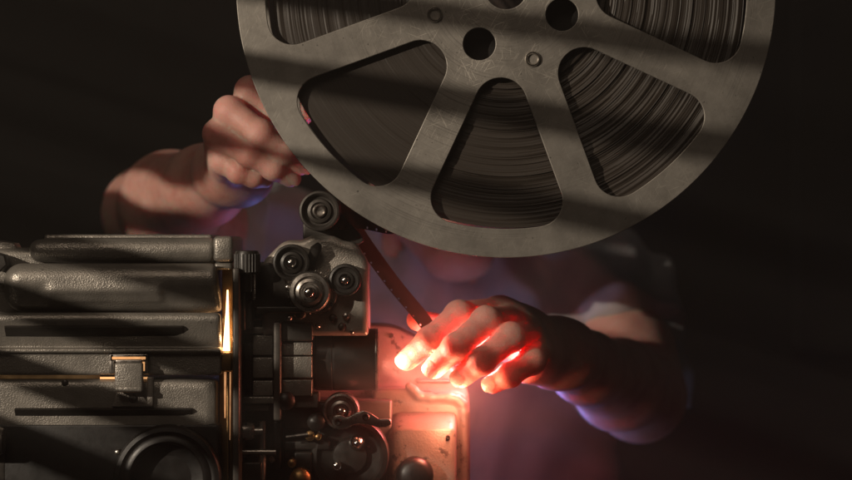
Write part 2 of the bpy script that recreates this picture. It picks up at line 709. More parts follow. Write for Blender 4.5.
mb = MB()
mb.lathe(RC, (0, 1, 0), [(22 * S, 0.0014), (42 * S, 0.0014), (42 * S, REEL_T - 0.0012), (22 * S, REEL_T - 0.0012), (22 * S, 0.0014)], 64, cap=False)
mb.build('hub', M['steel'], reel)
mb = MB()
mb.lathe(RC, (0, 1, 0), [(40 * S, 0.015), (80 * S, 0.015), (82 * S, 0.012), (82 * S, REEL_T - 0.003), (40 * S, REEL_T - 0.003)], 96, cap=False)
mb.build('core_filler', M['near_black'], reel)  # black filler disc, painted as the shade seen through the flange holes
for i in range(4):
    a = R(-69.5 + 90 * i)
    c = RC + Vector((76 * S * math.cos(a), 0, 76 * S * math.sin(a)))
    rv = MB()
    rv.lathe(c, (0, -1, 0), [(8.0 * S, 0.0004), (7.9 * S, 0.0016), (7.0 * S, 0.0027), (6.0 * S, 0.0027), (5.0 * S, 0.0018), (4.5 * S, 0.0003)], 28, cap=False)
    rv.lathe(c, (0, -1, 0), [(5.2 * S, 0.00055), (0.0001, 0.00055)], 28, mi=1)
    rv.build('rivet', [M['chrome'], M['black']], reel, None, 50)
# ------------------------------------------------------------------ projector
proj = tag(empty('film_projector', P(240, 520, 0.06)), 'grey metal film projector with ribbed lamp housing, small rollers and glowing lens', 'projector')

# lamp housing: cast ribs run along X, section drawn in (Y, Z)


def capseg(yz, a, b, ra, rb):
    a, b = np.array(a), np.array(b)
    ba = b - a
    pa = yz - a
    h = np.clip((pa @ ba) / (ba @ ba), 0, 1)
    return np.linalg.norm(pa - h[..., None] * ba, axis=-1) - (ra + (rb - ra) * h)


def xlimit(d, x, x0, x1, r):
    """sweep a 2D section from x0 (rounded end of radius r) to x1 (square cut, edge just broken)"""
    q = x0 + r - x
    a, b = d + r, q
    d = np.minimum(np.maximum(a, b), 0) + np.sqrt(np.maximum(a, 0) ** 2 + np.maximum(b, 0) ** 2) - r
    return -smin(-d, -(x - x1), 0.0035)


def housing(p):
    x, yz = p[..., 0], p[..., 1:]
    d = xlimit(capseg(yz, (0.020, Z(250.5)), (0.034, Z(252)), L(13), L(12)), x, X(22), X(212.5), 0.0085)
    dl = np.maximum(0, X(75) - x)
    d = d + dl * 0.045
    # rib two, nose high, bellying back underneath, with a small cast relief
    r2 = xlimit(capseg(yz, (0.0085, Z(280)), (0.0135, Z(297.5)), L(16.5), L(15)), x, X(1), X(214.5) + (Z(263) - p[..., 2]) * 0.12, 0.013)
    d = smin(d, r2, 0.0032)
    rel = xlimit(capseg(yz, (0.0002, Z(290.5)), (0.004, Z(294)), L(3.4), L(6)), x, X(45), X(160), 0.006)
    d = smin(d, rel, 0.006)
    r3 = xlimit(capseg(yz, (0.0035, Z(319.5)), (0.0095, Z(345)), L(6.8), L(5.5)), x, X(-30), X(220.5), 0.004)
    d = smin(d, r3, 0.0026)
    lip = sd_box(p, (X(-30), -0.0005, Z(353)), (X(221), 0.02, Z(348.5)), 0.0012)
    d = smin(d, lip, 0.0012)
    door = sd_box(p, (X(-30), 0.0035, Z(375.5)), (X(221), 0.02, Z(349)), 0.0018)
    d = smin(d, door, 0.001)
    low = sd_box(p, (X(-30), 0.0025, Z(560)), (X(216), 0.02, Z(380.5)), 0.0025)
    low2 = sd_box(p, (X(-30), 0.0015, Z(437)), (X(213), 0.02, Z(382)), 0.0045)
    d = np.minimum(d, smin(low, low2, 0.003))
    # body behind
    lipt = sd_box(p, (X(44, .045), 0.045, Z(262, .045)), (X(212, .045), 0.11, Z(234.5, .045)), 0.0015)
    d = np.minimum(d, lipt)
    core = sd_box(p, (X(-30), 0.026, Z(372)), (X(212), 0.12, Z(248)), 0.006)
    core2 = sd_box(p, (X(-30), 0.014, Z(560)), (X(212), 0.12, Z(384)), 0.006)
    d = np.minimum(d, np.minimum(core, core2))
    return d


me = polygonise(housing, [((X(-30), -0.006, Z(560)), (X(224), 0.125, Z(233)))], 0.0009, 'lamp_housing')
lamp_house = link('lamp_housing', me, M['hammer'], proj, None, None)
# glowing seam behind the latch: emissive strips stand in for leaking lamp light
mb = MB()
mb.pbox(-20, 100, 375, 382, 0.0185, 0.0195, 0)
mb.build('lamp_chamber_glow', emit_mat('lamp_chamber_dim', (1.0, 0.55, 0.22), 0.07, 0.1), lamp_house)
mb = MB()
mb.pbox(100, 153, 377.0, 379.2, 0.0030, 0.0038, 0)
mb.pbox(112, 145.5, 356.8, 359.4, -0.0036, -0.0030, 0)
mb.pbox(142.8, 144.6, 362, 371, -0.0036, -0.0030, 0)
mb.build('latch_glow_strips', emit_mat('latch_glow', (1.0, 0.50, 0.2), 0.8, 0.15), lamp_house)  # glowing strips set on the latch, painted light rather than open gaps

# louvres: long drop-shaped hoods
for (x0, x1, yt, yb, Yf) in ((5, 183, 325.5, 336.5, -0.0025), (15, 192, 408, 419.5, -0.0025)):
    mb = MB()
    zc0 = Z((yt + yb) / 2)
    prof = []
    for q, r in ((0, 1.0), (0.25, 1.02), (0.6, 1.0), (0.95, 0.95), (1.0, 0.8)):
        prof.append((X(x0) + (X(x1) - X(x0)) * q, r))
    vs, fs = [], []
    n = 14
    hh = L(yb - yt)
    for x, r in prof:
        sec = []
        top = zc0 + hh / 2
        bot = zc0 + hh / 2 - hh * r
        sec = [(0.008, top + 0.0003), (Yf + 0.0024, top), (Yf + 0.0008, top - 0.0003), (Yf, top - 0.0011), (Yf + 0.0012, top - 0.0022), (Yf + 0.0055, bot), (0.008, bot)]
        vs += [(x, y, z) for y, z in sec]
    m_ = 7
    for j in range(len(prof) - 1):
        for i in range(m_):
            a, b = j * m_ + i, j * m_ + (i + 1) % m_
            fs.append([a, b, b + m_, a + m_])
    fs.append(list(range(m_)))
    fs.append([(len(prof) - 1) * m_ + i for i in range(m_)])
    mb.add(vs, fs)
    mb.build('vent_louvre', M['black'], lamp_house, None, 40)

# latch
latch = MB()
latch.pbox(109, 148, 354, 362, -0.003, 0.006, 0.0008)
latch.pbox(109, 114.5, 354, 374, -0.003, 0.006, 0.0008)
latch.pbox(142.5, 148, 354, 374, -0.003, 0.006, 0.0008)
latch.pbox(115.5, 142, 359.5, 363.5, -0.0085, 0.003, 0.0008)
latch_o = latch.build('door_latch', M['steel'], proj)
mb = MB()
mb.pbox(114.5, 142.5, 363, 391, -0.0105, -0.0035, 0.0012)
mb.pbox(114.8, 142.2, 386.5, 392, -0.0125, -0.005, 0.0012)
mb.build('latch_clip', M['hammer'], latch_o)
mb = MB()
mb.prism(pxz([(117, 392), (141, 392), (150, 407), (112, 407)], -0.002), -0.002, 0.004, 0.0006)
mb.pbox(147, 153, 377, 407, -0.0022, 0.004, 0.0008)
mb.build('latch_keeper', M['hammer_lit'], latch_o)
mb = MB()
mb.lathe(P(133, 398.5, -0.002), (0, -1, 0), [(L(4.2), 0), (L(4.2), 0.0006), (L(3.2), 0.0012), (L(1.0), 0.0013), (0.0001, 0.0008)], 20)
mb.build('screw', M['dark'], latch_o)
mb = MB()
mb.lathe(P(65, 383, 0.0025), (0, -1, 0), [(L(3.6), 0), (L(3.4), 0.001), (L(2), 0.0016), (0.0001, 0.0016)], 18)
mb.build('screw', M['dark'], lamp_house)

mb = MB()
mb.pbox(-20, 219, 424, 560, 0.0005, 0.03, 0.002)
mb.build('underside_shade_panel', M['near_black'], proj)  # black sheet added as the shade on the housing's underside
# blower ring at the bottom of the housing
mb = MB()
c = P(168, 479, -0.006)
mb.lathe(c, (0, -1, 0), [(L(54), -0.008), (L(54), 0.004), (L(52), 0.006), (L(48), 0.0066), (L(46), 0.0052), (L(44), 0.005), (L(42), 0.0062), (L(38), 0.0066), (L(36), 0.005), (L(34), -0.004), (L(20), -0.007), (0.0001, -0.007)], 72)
blow = mb.build('blower_ring', M['near_black'], proj, None, 40)
for q in ((118, 452), (213, 453.5), (178, 428)):
    mb = MB()
    mb.lathe(P(q[0], q[1], -0.0045), (0, -1, 0), [(L(3), -0.004), (L(3), 0.002), (L(2), 0.0035), (0.0001, 0.004)], 16)
    mb.build('screw', M['chrome'] if q[0] > 200 else M['steel'], blow)

# left end: knob and bracket partly out of the frame
mb = MB()
mb.lathe(P(-14, 441, -0.012), (1, 0, 0), [(L(13), -0.01), (L(14), -0.008), (L(14), 0.009), (L(12.5), 0.0115), (L(6), 0.0125), (0.0001, 0.0125)], 40)
mb.build('adjusting_knob', M['steel'], proj)
mb = MB()
mb.prism(pxz([(-20, 238), (14, 243), (19, 252), (8, 262), (-20, 264)], 0.03), 0.03, 0.05, 0.002)
mb.build('end_bracket', M['hammer'], proj)
mb = MB()
mb.lathe(P(-1, 262, 0.012), (0, -1, 0), [(L(10), -0.01), (L(10), 0.004), (L(8.5), 0.006), (0.0001, 0.006)], 6)
mb.build('hex_nut', M['black'], proj, None, 20)
mb = MB()
mb.pbox(-20, 6, 430, 490, 0.0, 0.03, 0.002)
mb.build('end_plate', M['dark'], proj)

# end flange, bulkhead and the lamp column glowing in the gap
mb = MB()
mb.pbox(212.8, 233, 236, 262, 0.012, 0.10, 0.003)
mb.pbox(214, 232, 262.4, 270, 0.016, 0.10, 0.002)
mb.build('end_flange', M['hammer'], proj)
mb = MB()
mb.pbox(232.6, 239.5, 268, 560, -0.006, 0.11, 0.0012)
mb.build('bulkhead', M['dark'], proj)
mb = MB()
mb.tube([P(227.6, 290, 0.016), P(227.3, 310, 0.016), P(226.8, 332, 0.016), P(226.4, 351, 0.016)], [L(0.7), L(1.5), L(2.6), L(3.7)], 20)
lampo = mb.build('lamp_envelope', M['lamp'], proj)
mb = MB()
mb.tube([P(225.2, 372, 0.012), P(225, 400, 0.012), P(225, 418, 0.012)], [L(1.2), L(0.9), L(0.4)], 12)
mb.tube([P(230.0, 372, 0.012), P(229.8, 410, 0.012), P(229.8, 440, 0.012)], [L(1.0), L(0.7), L(0.3)], 12)
mb.build('lamp_streaks', emit_mat('lamp_slit', (1.0, 0.47, 0.2), 0.8, 0.3), lampo)  # glowing tubes painted in as streaks of lamp light
mb = MB()
mb.pbox(222, 233, 262, 352, 0.024, 0.03, 0.0005)
mb.pbox(219, 233, 352, 560, 0.02, 0.03, 0.0005)
mb.pbox(226.6, 228.8, 372, 560, 0.004, 0.014, 0.0005)
mb.pbox(221.5, 231.8, 352.5, 371, 0.001, 0.012, 0.001)
mb.build('lamp_reflector', M['brass'], proj)

# knurled cap on the bulkhead
mb = MB()
c = P(247, 262, 0.006)
mb.lathe(c + Vector((0, 0, -L(12))), (0, 0, 1), [(L(10.5), 0), (L(12.5), L(1.5)), (L(12.5), L(20)), (L(11.5), L(23)), (L(9), L(23.6)), (0.0001, L(23.6))], 40)
for i in range(24):
    a = 2 * PI * i / 24
    q = c + Vector((math.cos(a) * L(12.4), math.sin(a) * L(12.4), 0))
    mb.tube([q + Vector((0, 0, -L(10))), q + Vector((0, 0, L(8)))], L(1.0), 6)
mb.lathe(c + Vector((0, 0, -L(30))), (0, 0, 1), [(L(6), 0), (L(6), L(19))], 24)
mb.build('lamp_adjust_cap', M['black'], proj)
mb = MB()
mb.pbox(240, 251, 274, 300, 0.010, 0.06, 0.001)
mb.pbox(240, 252, 300, 330, 0.014, 0.06, 0.001)
mb.tube([P(244, 274, 0.006), P(244, 330, 0.006)], L(1.3), 10)
mb.build('side_frame', M['dark'], proj)
mb = MB()
mb.tube([P(253.6, 263, 0.010), P(253.6, 300, 0.010)], L(2.0), 14)
mb.build('guide_rod', M['steel'], proj)

mb = MB()
mb.pbox(234, 366, 262, 330, 0.086, 0.1, 0.001)
mb.pbox(234, 380, 326, 520, 0.1, 0.12, 0.001)
mb.build('back_plate', M['black'], proj)

# head casting behind the rollers
Yc = 0.0215
hc = rounded(pxz([(262, 336), (262, 262), (284, 240), (301, 240), (311, 235.5), (334, 235.5), (343, 240.5), (356, 243), (368, 262), (368, 336)], Yc),
             [0.002, 0.010, 0.014, 0.004, 0.004, 0.004, 0.005, 0.012, 0.012, 0.002], 6)


def poly_sdf(pts):
    pts = np.array(pts)

    def f(q):
        d = np.full(q.shape[:-1], 1e9)
        s = np.ones(q.shape[:-1])
        n = len(pts)
        for i in range(n):
            a, b = pts[i], pts[i - 1]
            e = b - a
            w = q - a
            h = np.clip((w @ e) / max(e @ e, 1e-14), 0, 1)
            d = np.minimum(d, ((w - h[..., None] * e) ** 2).sum(-1))
            c1 = q[..., 1] >= a[1]
            c2 = q[..., 1] < b[1]
            c3 = e[0] * w[..., 1] > e[1] * w[..., 0]
            flip = (c1 & c2 & c3) | (~c1 & ~c2 & ~c3)
            s = np.where(flip, -s, s)
        return s * np.sqrt(d)
    return f


def extruded(pts, y0, y1, r):
    f = poly_sdf(pts)

    def g_(p):
        d2 = f(p[..., [0, 2]]) + r
        q = np.maximum(y0 + r - p[..., 1], p[..., 1] - y1)
        return np.minimum(np.maximum(d2, q), 0) + np.sqrt(np.maximum(d2, 0) ** 2 + np.maximum(q, 0) ** 2) - r
    return g_


head = extruded(hc, Yc, 0.085, 0.0045)
me = polygonise(head, [((X(258, Yc), Yc - 0.002, Z(340, Yc)), (X(372, Yc), 0.09, Z(232, Yc)))], 0.0009, 'roller_head')
rhead = link('roller_head', me, hammered('pale_hammered_enamel', (0.34, 0.305, 0.265), (0.48, 0.435, 0.385), (0.34, 0.46)), proj, None, None)

mb = MB()
mb.prism(rounded(pxz([(303, 240), (303, 206), (312, 193), (330, 192), (340, 202), (341, 214), (368, 243), (345, 246), (322, 243)], 0.034), [0.002, 0.008, 0.008, 0.008, 0.006, 0.008, 0.004, 0.004, 0.004]), 0.034, 0.05, 0.0012)
arm = mb.build('roller_arm', M['dark'], proj)


def roller(c, r, name, mat, prof, extra=None, parent=proj, boss=None, n=56):
    mb = MB()
    mb.lathe(c, (0, -1, 0), [(rr * r, hh) for rr, hh in prof], n)
    o = mb.build(name, mat, parent, None, 40)
    if boss:
        bm_, bmat = boss
        mb = MB()
        mb.lathe(c, (0, -1, 0), [(rr * r, hh) for rr, hh in bm_], 32)
        mb.build('spindle_screw', bmat, o, None, 40)
    return o


flanged = [(1.0, -0.014), (1.0, 0.0035), (0.97, 0.0045), (0.88, 0.0048), (0.80, 0.0040), (0.72, 0.0012), (0.62, 0.0008), (0.58, 0.0030), (0.44, 0.0036), (0.40, 0.002), (0.36, 0.0015), (0.0002, 0.0015)]
plain = [(1.0, -0.012), (1.0, 0.0025), (0.94, 0.0042), (0.82, 0.0046), (0.78, 0.003), (0.55, 0.0028), (0.52, 0.0042), (0.38, 0.0044), (0.34, 0.002), (0.0002, 0.002)]
ball = [(0.30, 0.001), (0.30, 0.0038), (0.24, 0.0056), (0.12, 0.0066), (0.0002, 0.0069)]
slot = [(0.33, 0.001), (0.33, 0.0042), (0.26, 0.0048), (0.20, 0.0030), (0.0002, 0.0026)]
roller(P(319.5, 211, 0.018), L(20.5), 'guide_roller', M['dark'], flanged, boss=(slot, M['steel']))
roller(P(291.5, 262.5, 0.012), L(18.5), 'guide_roller', M['black'], flanged, boss=(ball, M['chrome']))
roller(P(345, 280, 0.014), L(16.5), 'guide_roller', M['black'], plain, boss=(ball, M['chrome']))
spr = roller(P(309.5, 292, 0.008), L(21), 'sprocket_roller', M['steel'],
             [(1.0, -0.016), (1.02, -0.004), (1.0, 0.001), (0.93, 0.0026), (0.76, 0.003), (0.72, 0.0012), (0.68, 0.0012), (0.64, 0.0042), (0.50, 0.0052), (0.46, 0.004), (0.40, 0.004), (0.36, 0.0062), (0.0002, 0.0062)],
             boss=([(0.26, 0.004), (0.26, 0.008), (0.2, 0.0098), (0.1, 0.0106), (0.0002, 0.0108)], M['chrome']))
mb = MB()
cs = P(309.5, 292, 0.008)
for i in range(24):
    a = 2 * PI * i / 24
    q = cs + Vector((math.cos(a) * L(21), -0.003 + 0.010, math.sin(a) * L(21)))
    o_ = Vector((math.cos(a), 0, math.sin(a)))
    mb.tube([q, q + o_ * L(2.2)], [L(0.9), L(0.4)], 6)
mb.build('sprocket_teeth', M['steel'], spr)
# backing flange of the sprocket, seen to its right
mb = MB()
mb.lathe(P(317, 294, 0.02), (0, -1, 0), [(L(20.5), -0.008), (L(20.5), 0.001), (L(19.5), 0.002), (L(17.5), 0.0022), (L(17), 0.001), (0.0002, 0.001)], 56)
mb.build('sprocket_shoe', M['steel'], proj, None, 40)
# lever between the rollers
mb = MB()
mb.tube([P(311.5, 268, 0.02), P(313, 258, 0.016), P(316, 249, 0.014), P(319, 245, 0.016)], [L(3), L(5), L(6), L(3.5)], 16)
mb.build('release_lever', M['black'], proj)
# dark pressure arm to the left of the sprocket and assorted screws
mb = MB()
mb.prism(rounded(pxz([(252, 306), (252, 268), (270, 262), (285, 280), (290, 300), (284, 309)], 0.016), 0.004), 0.016, 0.04, 0.001)
mb.pbox(256, 306, 306.5, 313, 0.006, 0.03, 0.001)
mb.build('pressure_arm', M['black'], proj)
scr = [(288, 287, 3.2, 0.012, 'steel'), (296, 306, 2.6, 0.010, 'chrome'), (300, 313.5, 6.2, 0.014, 'dark'), (289.5, 318, 3.0, 0.012, 'steel'),
       (333, 318, 4.0, 0.0205, 'dark'), (346, 316, 3.8, 0.0205, 'steel'), (342, 327, 4.2, 0.019, 'dark'), (352, 332, 2.6, 0.0205, 'chrome'), (318, 326, 2.8, 0.0205, 'steel')]
for x, y, r, Y, mt in scr:
    mb = MB()
    mb.lathe(P(x, y, Y), (0, -1, 0), [(L(r), -0.012), (L(r), 0.001), (L(r * 0.8), 0.0024), (L(r * 0.45), 0.003), (0.0001, 0.0031)], 20)
    mb.build('screw', M[mt], proj)

# gate block: hammered blocks with grooves
gate = MB()
for (x0, x1) in ((240, 273), (281, 312)):
    for (y0, y1) in ((329, 355.2), (356.2, 378), (379.4, 396)):
        if x0 == 240:
            gate.pbox(252.5, 273, y0 + (1.2 if y0 > 330 else 6.2), y1, 0.024, 0.06, 0.0007)
        else:
            gate.pbox(x0, x1, y0 + 0.4 + (13 if y0 < 330 else 0), y1, 0.022, 0.06, 0.0007)
gate.pbox(240, 273, 327, 333.8, 0.024, 0.06, 0.0007)
gate_o = gate.build('gate_block', M['hammer'], proj)
mb = MB()
mb.pbox(240, 313, 320, 400, 0.036, 0.07, 0.001)
mb.pbox(243, 252, 343, 391, 0.020, 0.05, 0.0012)
mb.build('gate_frame', M['black'], proj)
mb = MB()
mb.pbox(273.4, 281, 322, 421, 0.013, 0.045, 0.0014)
mb.pbox(281, 313, 322, 341, 0.018, 0.045, 0.0014)
mb.build('gate_bar', M['dark'], proj)
mb = MB()
mb.pbox(240, 276, 396.5, 404, 0.024, 0.06, 0.001)
mb.pbox(240, 270, 404.5, 411, 0.03, 0.06, 0.001)
mb.pbox(281, 318, 394, 408, 0.028, 0.06, 0.001)
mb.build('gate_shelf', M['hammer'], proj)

# lens barrel, axis along X
LC = P(313, 359.5, 0.052)
LR = L(31, 0.05)
mb = MB()
l0 = L(65, 0.05)
mb.lathe(LC, (1, 0, 0), [(LR * 0.96, 0), (LR * 0.96, 0.002), (LR, 0.003), (LR, l0 * 0.30), (LR * 0.985, l0 * 0.31), (LR * 0.985, l0 * 0.33), (LR, l0 * 0.34), (LR, l0 - 0.0022), (LR * 0.985, l0 - 0.0006), (LR * 0.95, l0), (LR * 0.88, l0), (LR * 0.84, l0 - 0.004), (LR * 0.82, l0 - 0.012)], 72)
lens = mb.build('lens_barrel', M['black'], proj)
mb = MB()
mb.lathe(LC, (1, 0, 0), [(LR * 0.82, l0 - 0.0075), (LR * 0.7, l0 - 0.0045), (LR * 0.4, l0 - 0.0025), (0.0002, l0 - 0.002)], 48)
mb.build('lens_glass', M['lens_glow'], lens)
mb = MB()
mb.lathe(LC, (1, 0, 0), [(LR * 1.005, l0 + 0.0001), (LR * 1.015, l0 - 0.0005), (LR * 1.012, l0 - 0.0014), (LR * 0.99, l0 - 0.0014)], 72, cap=False)
mb.build('lens_ring', M['steel'], lens)

# right housing: back plate with a big rounded corner, ledge and raised rim, door
Yb = 0.085
bp = rounded(pxz([(300, 560), (300, 325), (392, 325), (444, 352), (469, 392), (469, 560)], Yb), [0, 0.002, 0.035, 0.022, 0.016, 0], 8)
plate = extruded(bp, Yb, 0.13, 0.003)
Yl = 0.066
lp = rounded(pxz([(372, 560), (372, 389), (408, 389), (418, 396), (469, 396), (469, 560)], Yl), [0, 0.004, 0.005, 0.005, 0.012, 0], 8)
lplate = extruded(lp, Yl, 0.11, 0.003)


def rim_caps():
    pts = [P(409, 386, Yl), P(414, 390, Yl), P(419, 395.5, Yl), P(430, 397, Yl), P(450, 397, Yl), P(458, 399, Yl), P(463, 404, Yl), P(464.5, 412, Yl), P(464.5, 560, Yl)]
    return [Cap(a, b, L(4.2), L(4.2)) for a, b in zip(pts[:-1], pts[1:])]


rimc = rim_caps()
han = Cap(P(418, 381, Yb - 0.002), P(450, 381, Yb - 0.002), L(1.8), L(1.8))


def right_house(p):
    d = smin(plate(p), lplate(p), 0.004)
    for c_ in rimc:
        d = smin(d, c_(p), 0.0025)
    d = smin(d, han(p), 0.0015)
    return d


me = polygonise(right_house, [((X(296, Yb), 0.05, Z(520, Yb)), (X(474, Yb), 0.135, Z(318, Yb)))], 0.001, 'optics_housing')
rh = link('optics_housing', me, M['cast'], proj, None, None)

# door panel with sloped top
sec = [(0.070, Z(411, 0.066)), (0.0655, Z(412, 0.066)), (0.0455, Z(428, 0.046)), (0.0435, Z(431, 0.044)), (0.0435, Z(540, 0.044)), (0.07, Z(540, 0.07))]
mb = MB()
x0, x1 = X(386, 0.05), X(456.5, 0.05)
n = len(sec)
cols = [(x0, 0.006), (x0 + 0.0025, 0.0022), (x0 + 0.006, 0.0006), (x0 + 0.011, 0), (x1 - 0.005, 0), (x1 - 0.0015, 0.0008), (x1, 0.004)]
vs, fs = [], []
for x, drop in cols:
    for (y, z) in sec:
        vs.append((x, y + drop * 0.9, z - drop * (1.6 if x < 0 and z > Z(440) else 0.3)))
for j in range(len(cols) - 1):
    for i in range(n):
        a, b = j * n + i, j * n + (i + 1) % n
        fs.append([a, b, b + n, a + n])
fs.append(list(range(n)))
fs.append([(len(cols) - 1) * n + i for i in range(n)])
mb.add(vs, fs)
door = mb.build('access_door', M['cast'], proj, None, 50)
mb = MB()
mb.lathe(P(415, 475, 0.040), (0, -1, 0), [(L(19), -0.006), (L(19), 0.004), (L(17), 0.007), (L(12), 0.009), (L(5), 0.0098), (0.0002, 0.01)], 44)
mb.build('door_knob', M['near_black'], door)

for x, y, Y, r in ((386, 401, 0.066, 3.0), (459.5, 470, 0.066, 2.2), (392, 336, 0.085, 2.6), (448, 437, 0.0437, 2.4)):
    mb = MB()
    mb.lathe(P(x, y, Y), (0, -1, 0), [(L(r), -0.002), (L(r), 0.0006), (L(r * 0.85), 0.0013), (L(r * 0.5), 0.0014), (L(r * 0.4), 0.0006), (0.0001, 0.0005)], 20)
    mb.build('screw', M['dark'], rh)

# lower mechanism: dark plate, shafts, cam and linkage
mb = MB()
mb.pbox(240, 392, 400, 560, 0.052, 0.09, 0.002)
mb.pbox(282, 330, 402, 430, 0.040, 0.06, 0.002)
mech = mb.build('mechanism_plate', M['dark'], proj)
roller(P(341, 411, 0.028), L(18.5), 'guide_roller', M['steel'], flanged, boss=(ball, M['chrome']))
mb = MB()
mb.lathe(P(350, 456, 0.034), (0, -1, 0), [(L(40), -0.012), (L(40), 0.002), (L(38.5), 0.0038), (L(34), 0.0042), (L(31), 0.001), (L(19), 0.0), (L(17), 0.004), (L(11), 0.0048), (0.0002, 0.0048)], 72)
cam = mb.build('cam_disc', M['black'], proj)
mb = MB()
mb.lathe(P(357, 443, 0.028), (0, -1, 0), [(L(8), -0.006), (L(8), 0.001), (L(5.5), 0.004), (L(3), 0.006), (0.0002, 0.0066)], 28)
mb.build('cam_screw', M['chrome'], cam)
arm_pts = [(334, 427), (331, 421), (334, 415.5), (341, 415), (347, 418), (356, 413), (364, 410.5), (371, 413.5), (379, 419), (390, 418.5), (392, 424), (386, 427.5), (378, 427.5), (366, 424), (356, 424.5), (346, 428), (340, 429)]
mb = MB()
mb.prism(rounded(pxz(arm_pts, 0.016), 0.003, 4), 0.016, 0.0195, 0.0008)
la = mb.build('link_arm', M['steel'], proj)
for x, y in ((338, 422), (366, 417)):
    mb = MB()
    mb.lathe(P(x, y, 0.016), (0, -1, 0), [(L(3.8), 0), (L(3.8), 0.001), (L(2.8), 0.0018), (L(1.4), 0.0008), (0.0001, 0.0006)], 20)
    mb.build('screw', M['dark'], la)
small = [(285.5, 401, 9.5, 0.016, 'black', 'release_button'), (316, 422, 9.0, 0.022, 'black', 'release_button'),
         (300, 479, 10.5, 0.014, 'brass', 'oiler_cap'), (292, 463, 4.5, 0.024, 'brass', 'screw'), (337, 466, 4.2, 0.022, 'chrome', 'screw'),
         (272, 459.5, 3.2, 0.026, 'steel', 'screw'), (310, 436, 5.0, 0.024, 'brass', 'screw'), (318, 437, 3.2, 0.022, 'brass', 'screw'), (276, 448, 2.4, 0.03, 'steel', 'screw')]
for x, y, r, Y, mt, nm in small:
    mb = MB()
    mb.lathe(P(x, y, Y), (0, -1, 0), [(L(r), -0.02), (L(r), 0.001), (L(r * 0.85), L(r * 0.32)), (L(r * 0.5), L(r * 0.55)), (0.0001, L(r * 0.62))], 28)
    mb.build(nm, M[mt], proj)
mb = MB()
mb.lathe(P(241, 431, 0.016), (1, 0, 0), [(L(7), 0), (L(9), L(2)), (L(9), L(10)), (L(7.5), L(13)), (L(4), L(14)), (L(4), L(22)), (0.0001, L(22))], 32)
mb.tube([P(240, 452, 0.02), P(276, 452, 0.02)], L(3), 12)
mb.tube([P(286, 437, 0.02), P(308, 434, 0.02)], L(1.4), 10)
mb.tube([P(262, 421, 0.022), P(262, 480, 0.022)], L(4), 14)
mb.build('drive_shaft', M['steel'], proj)
mb = MB()
for (x0, x1, y0, y1, Y0) in ((273, 281, 421, 470, 0.026), (284, 330, 441, 450, 0.03), (294, 312, 452, 474, 0.028), (318, 330, 428, 480, 0.034), (240, 262, 462, 490, 0.018)):
    mb.pbox(x0, x1, y0, y1, Y0, 0.06, 0.0014)
mb.build('mechanism_frame', M['black'], proj)
mb = MB()
mb.pbox(-30, 470, 500, 620, 0.01, 0.13, 0.004)
mb.build('base', M['dark'], proj)

# ------------------------------------------------------------------ film leader


def ribbon(path, widths, name, label, twist=None, thick=0.00016, sub=8):
    """path: world points, widths: full width vectors at each point"""
    pts = [np.array(p) for p in path]
    ws = [np.array(w) for w in widths]

    def cr(a, b, c, d, t):
        return 0.5 * ((2 * b) + (-a + c) * t + (2 * a - 5 * b + 4 * c - d) * t * t + (-a + 3 * b - 3 * c + d) * t ** 3)
    P_, W_ = [], []
    for i in range(len(pts) - 1):
        a, b, c, d = max(i - 1, 0), i, i + 1, min(i + 2, len(pts) - 1)
        for s in range(sub):
            t = s / sub
            P_.append(cr(pts[a], pts[b], pts[c], pts[d], t))
            W_.append(cr(ws[a], ws[b], ws[c], ws[d], t))
    P_.append(pts[-1])
    W_.append(ws[-1])
    # resample evenly, then lay a grid with a row of sprocket holes along one edge
    P_, W_ = np.array(P_), np.array(W_)
    cum = np.concatenate([[0], np.cumsum(np.linalg.norm(np.diff(P_, axis=0), axis=1))])
    m_ = int(cum[-1] / 0.00127)
    tt = np.linspace(0, cum[-1], m_ + 1)
    P_ = np.stack([np.interp(tt, cum, P_[:, i]) for i in range(3)], 1)
    W_ = np.stack([np.interp(tt, cum, W_[:, i]) for i in range(3)], 1)
    us = (-0.5, -0.445, -0.33, 0.0, 0.5)
    k_ = len(us)
    vs, fs = [], []
    for i in range(m_ + 1):
        p, w = P_[i], W_[i]
        t = P_[min(i + 1, m_)] - P_[max(i - 1, 0)]
        n = np.cross(t, w)
        n = n / np.linalg.norm(n) * thick / 2
        vs += [tuple(p + w * u + n) for u in us] + [tuple(p + w * u - n) for u in us]
    for i in range(m_):
        for c in range(k_ - 1):
            if c == 1 and i % 6 == 3:
                continue
            a, b = 2 * k_ * i + c, 2 * k_ * (i + 1) + c
            fs.append([a, a + 1, b + 1, b])
            fs.append([a + k_, b + k_, b + k_ + 1, a + k_ + 1])
        for c in (0, k_ - 1):
            a, b = 2 * k_ * i + c, 2 * k_ * (i + 1) + c
            fs.append([a, b, b + k_, a + k_])
    mb = MB()
    mb.add(vs, fs)
    o = mb.build(name, M['film'], None, None, 60)
    tag(o, label, 'film')
    return o


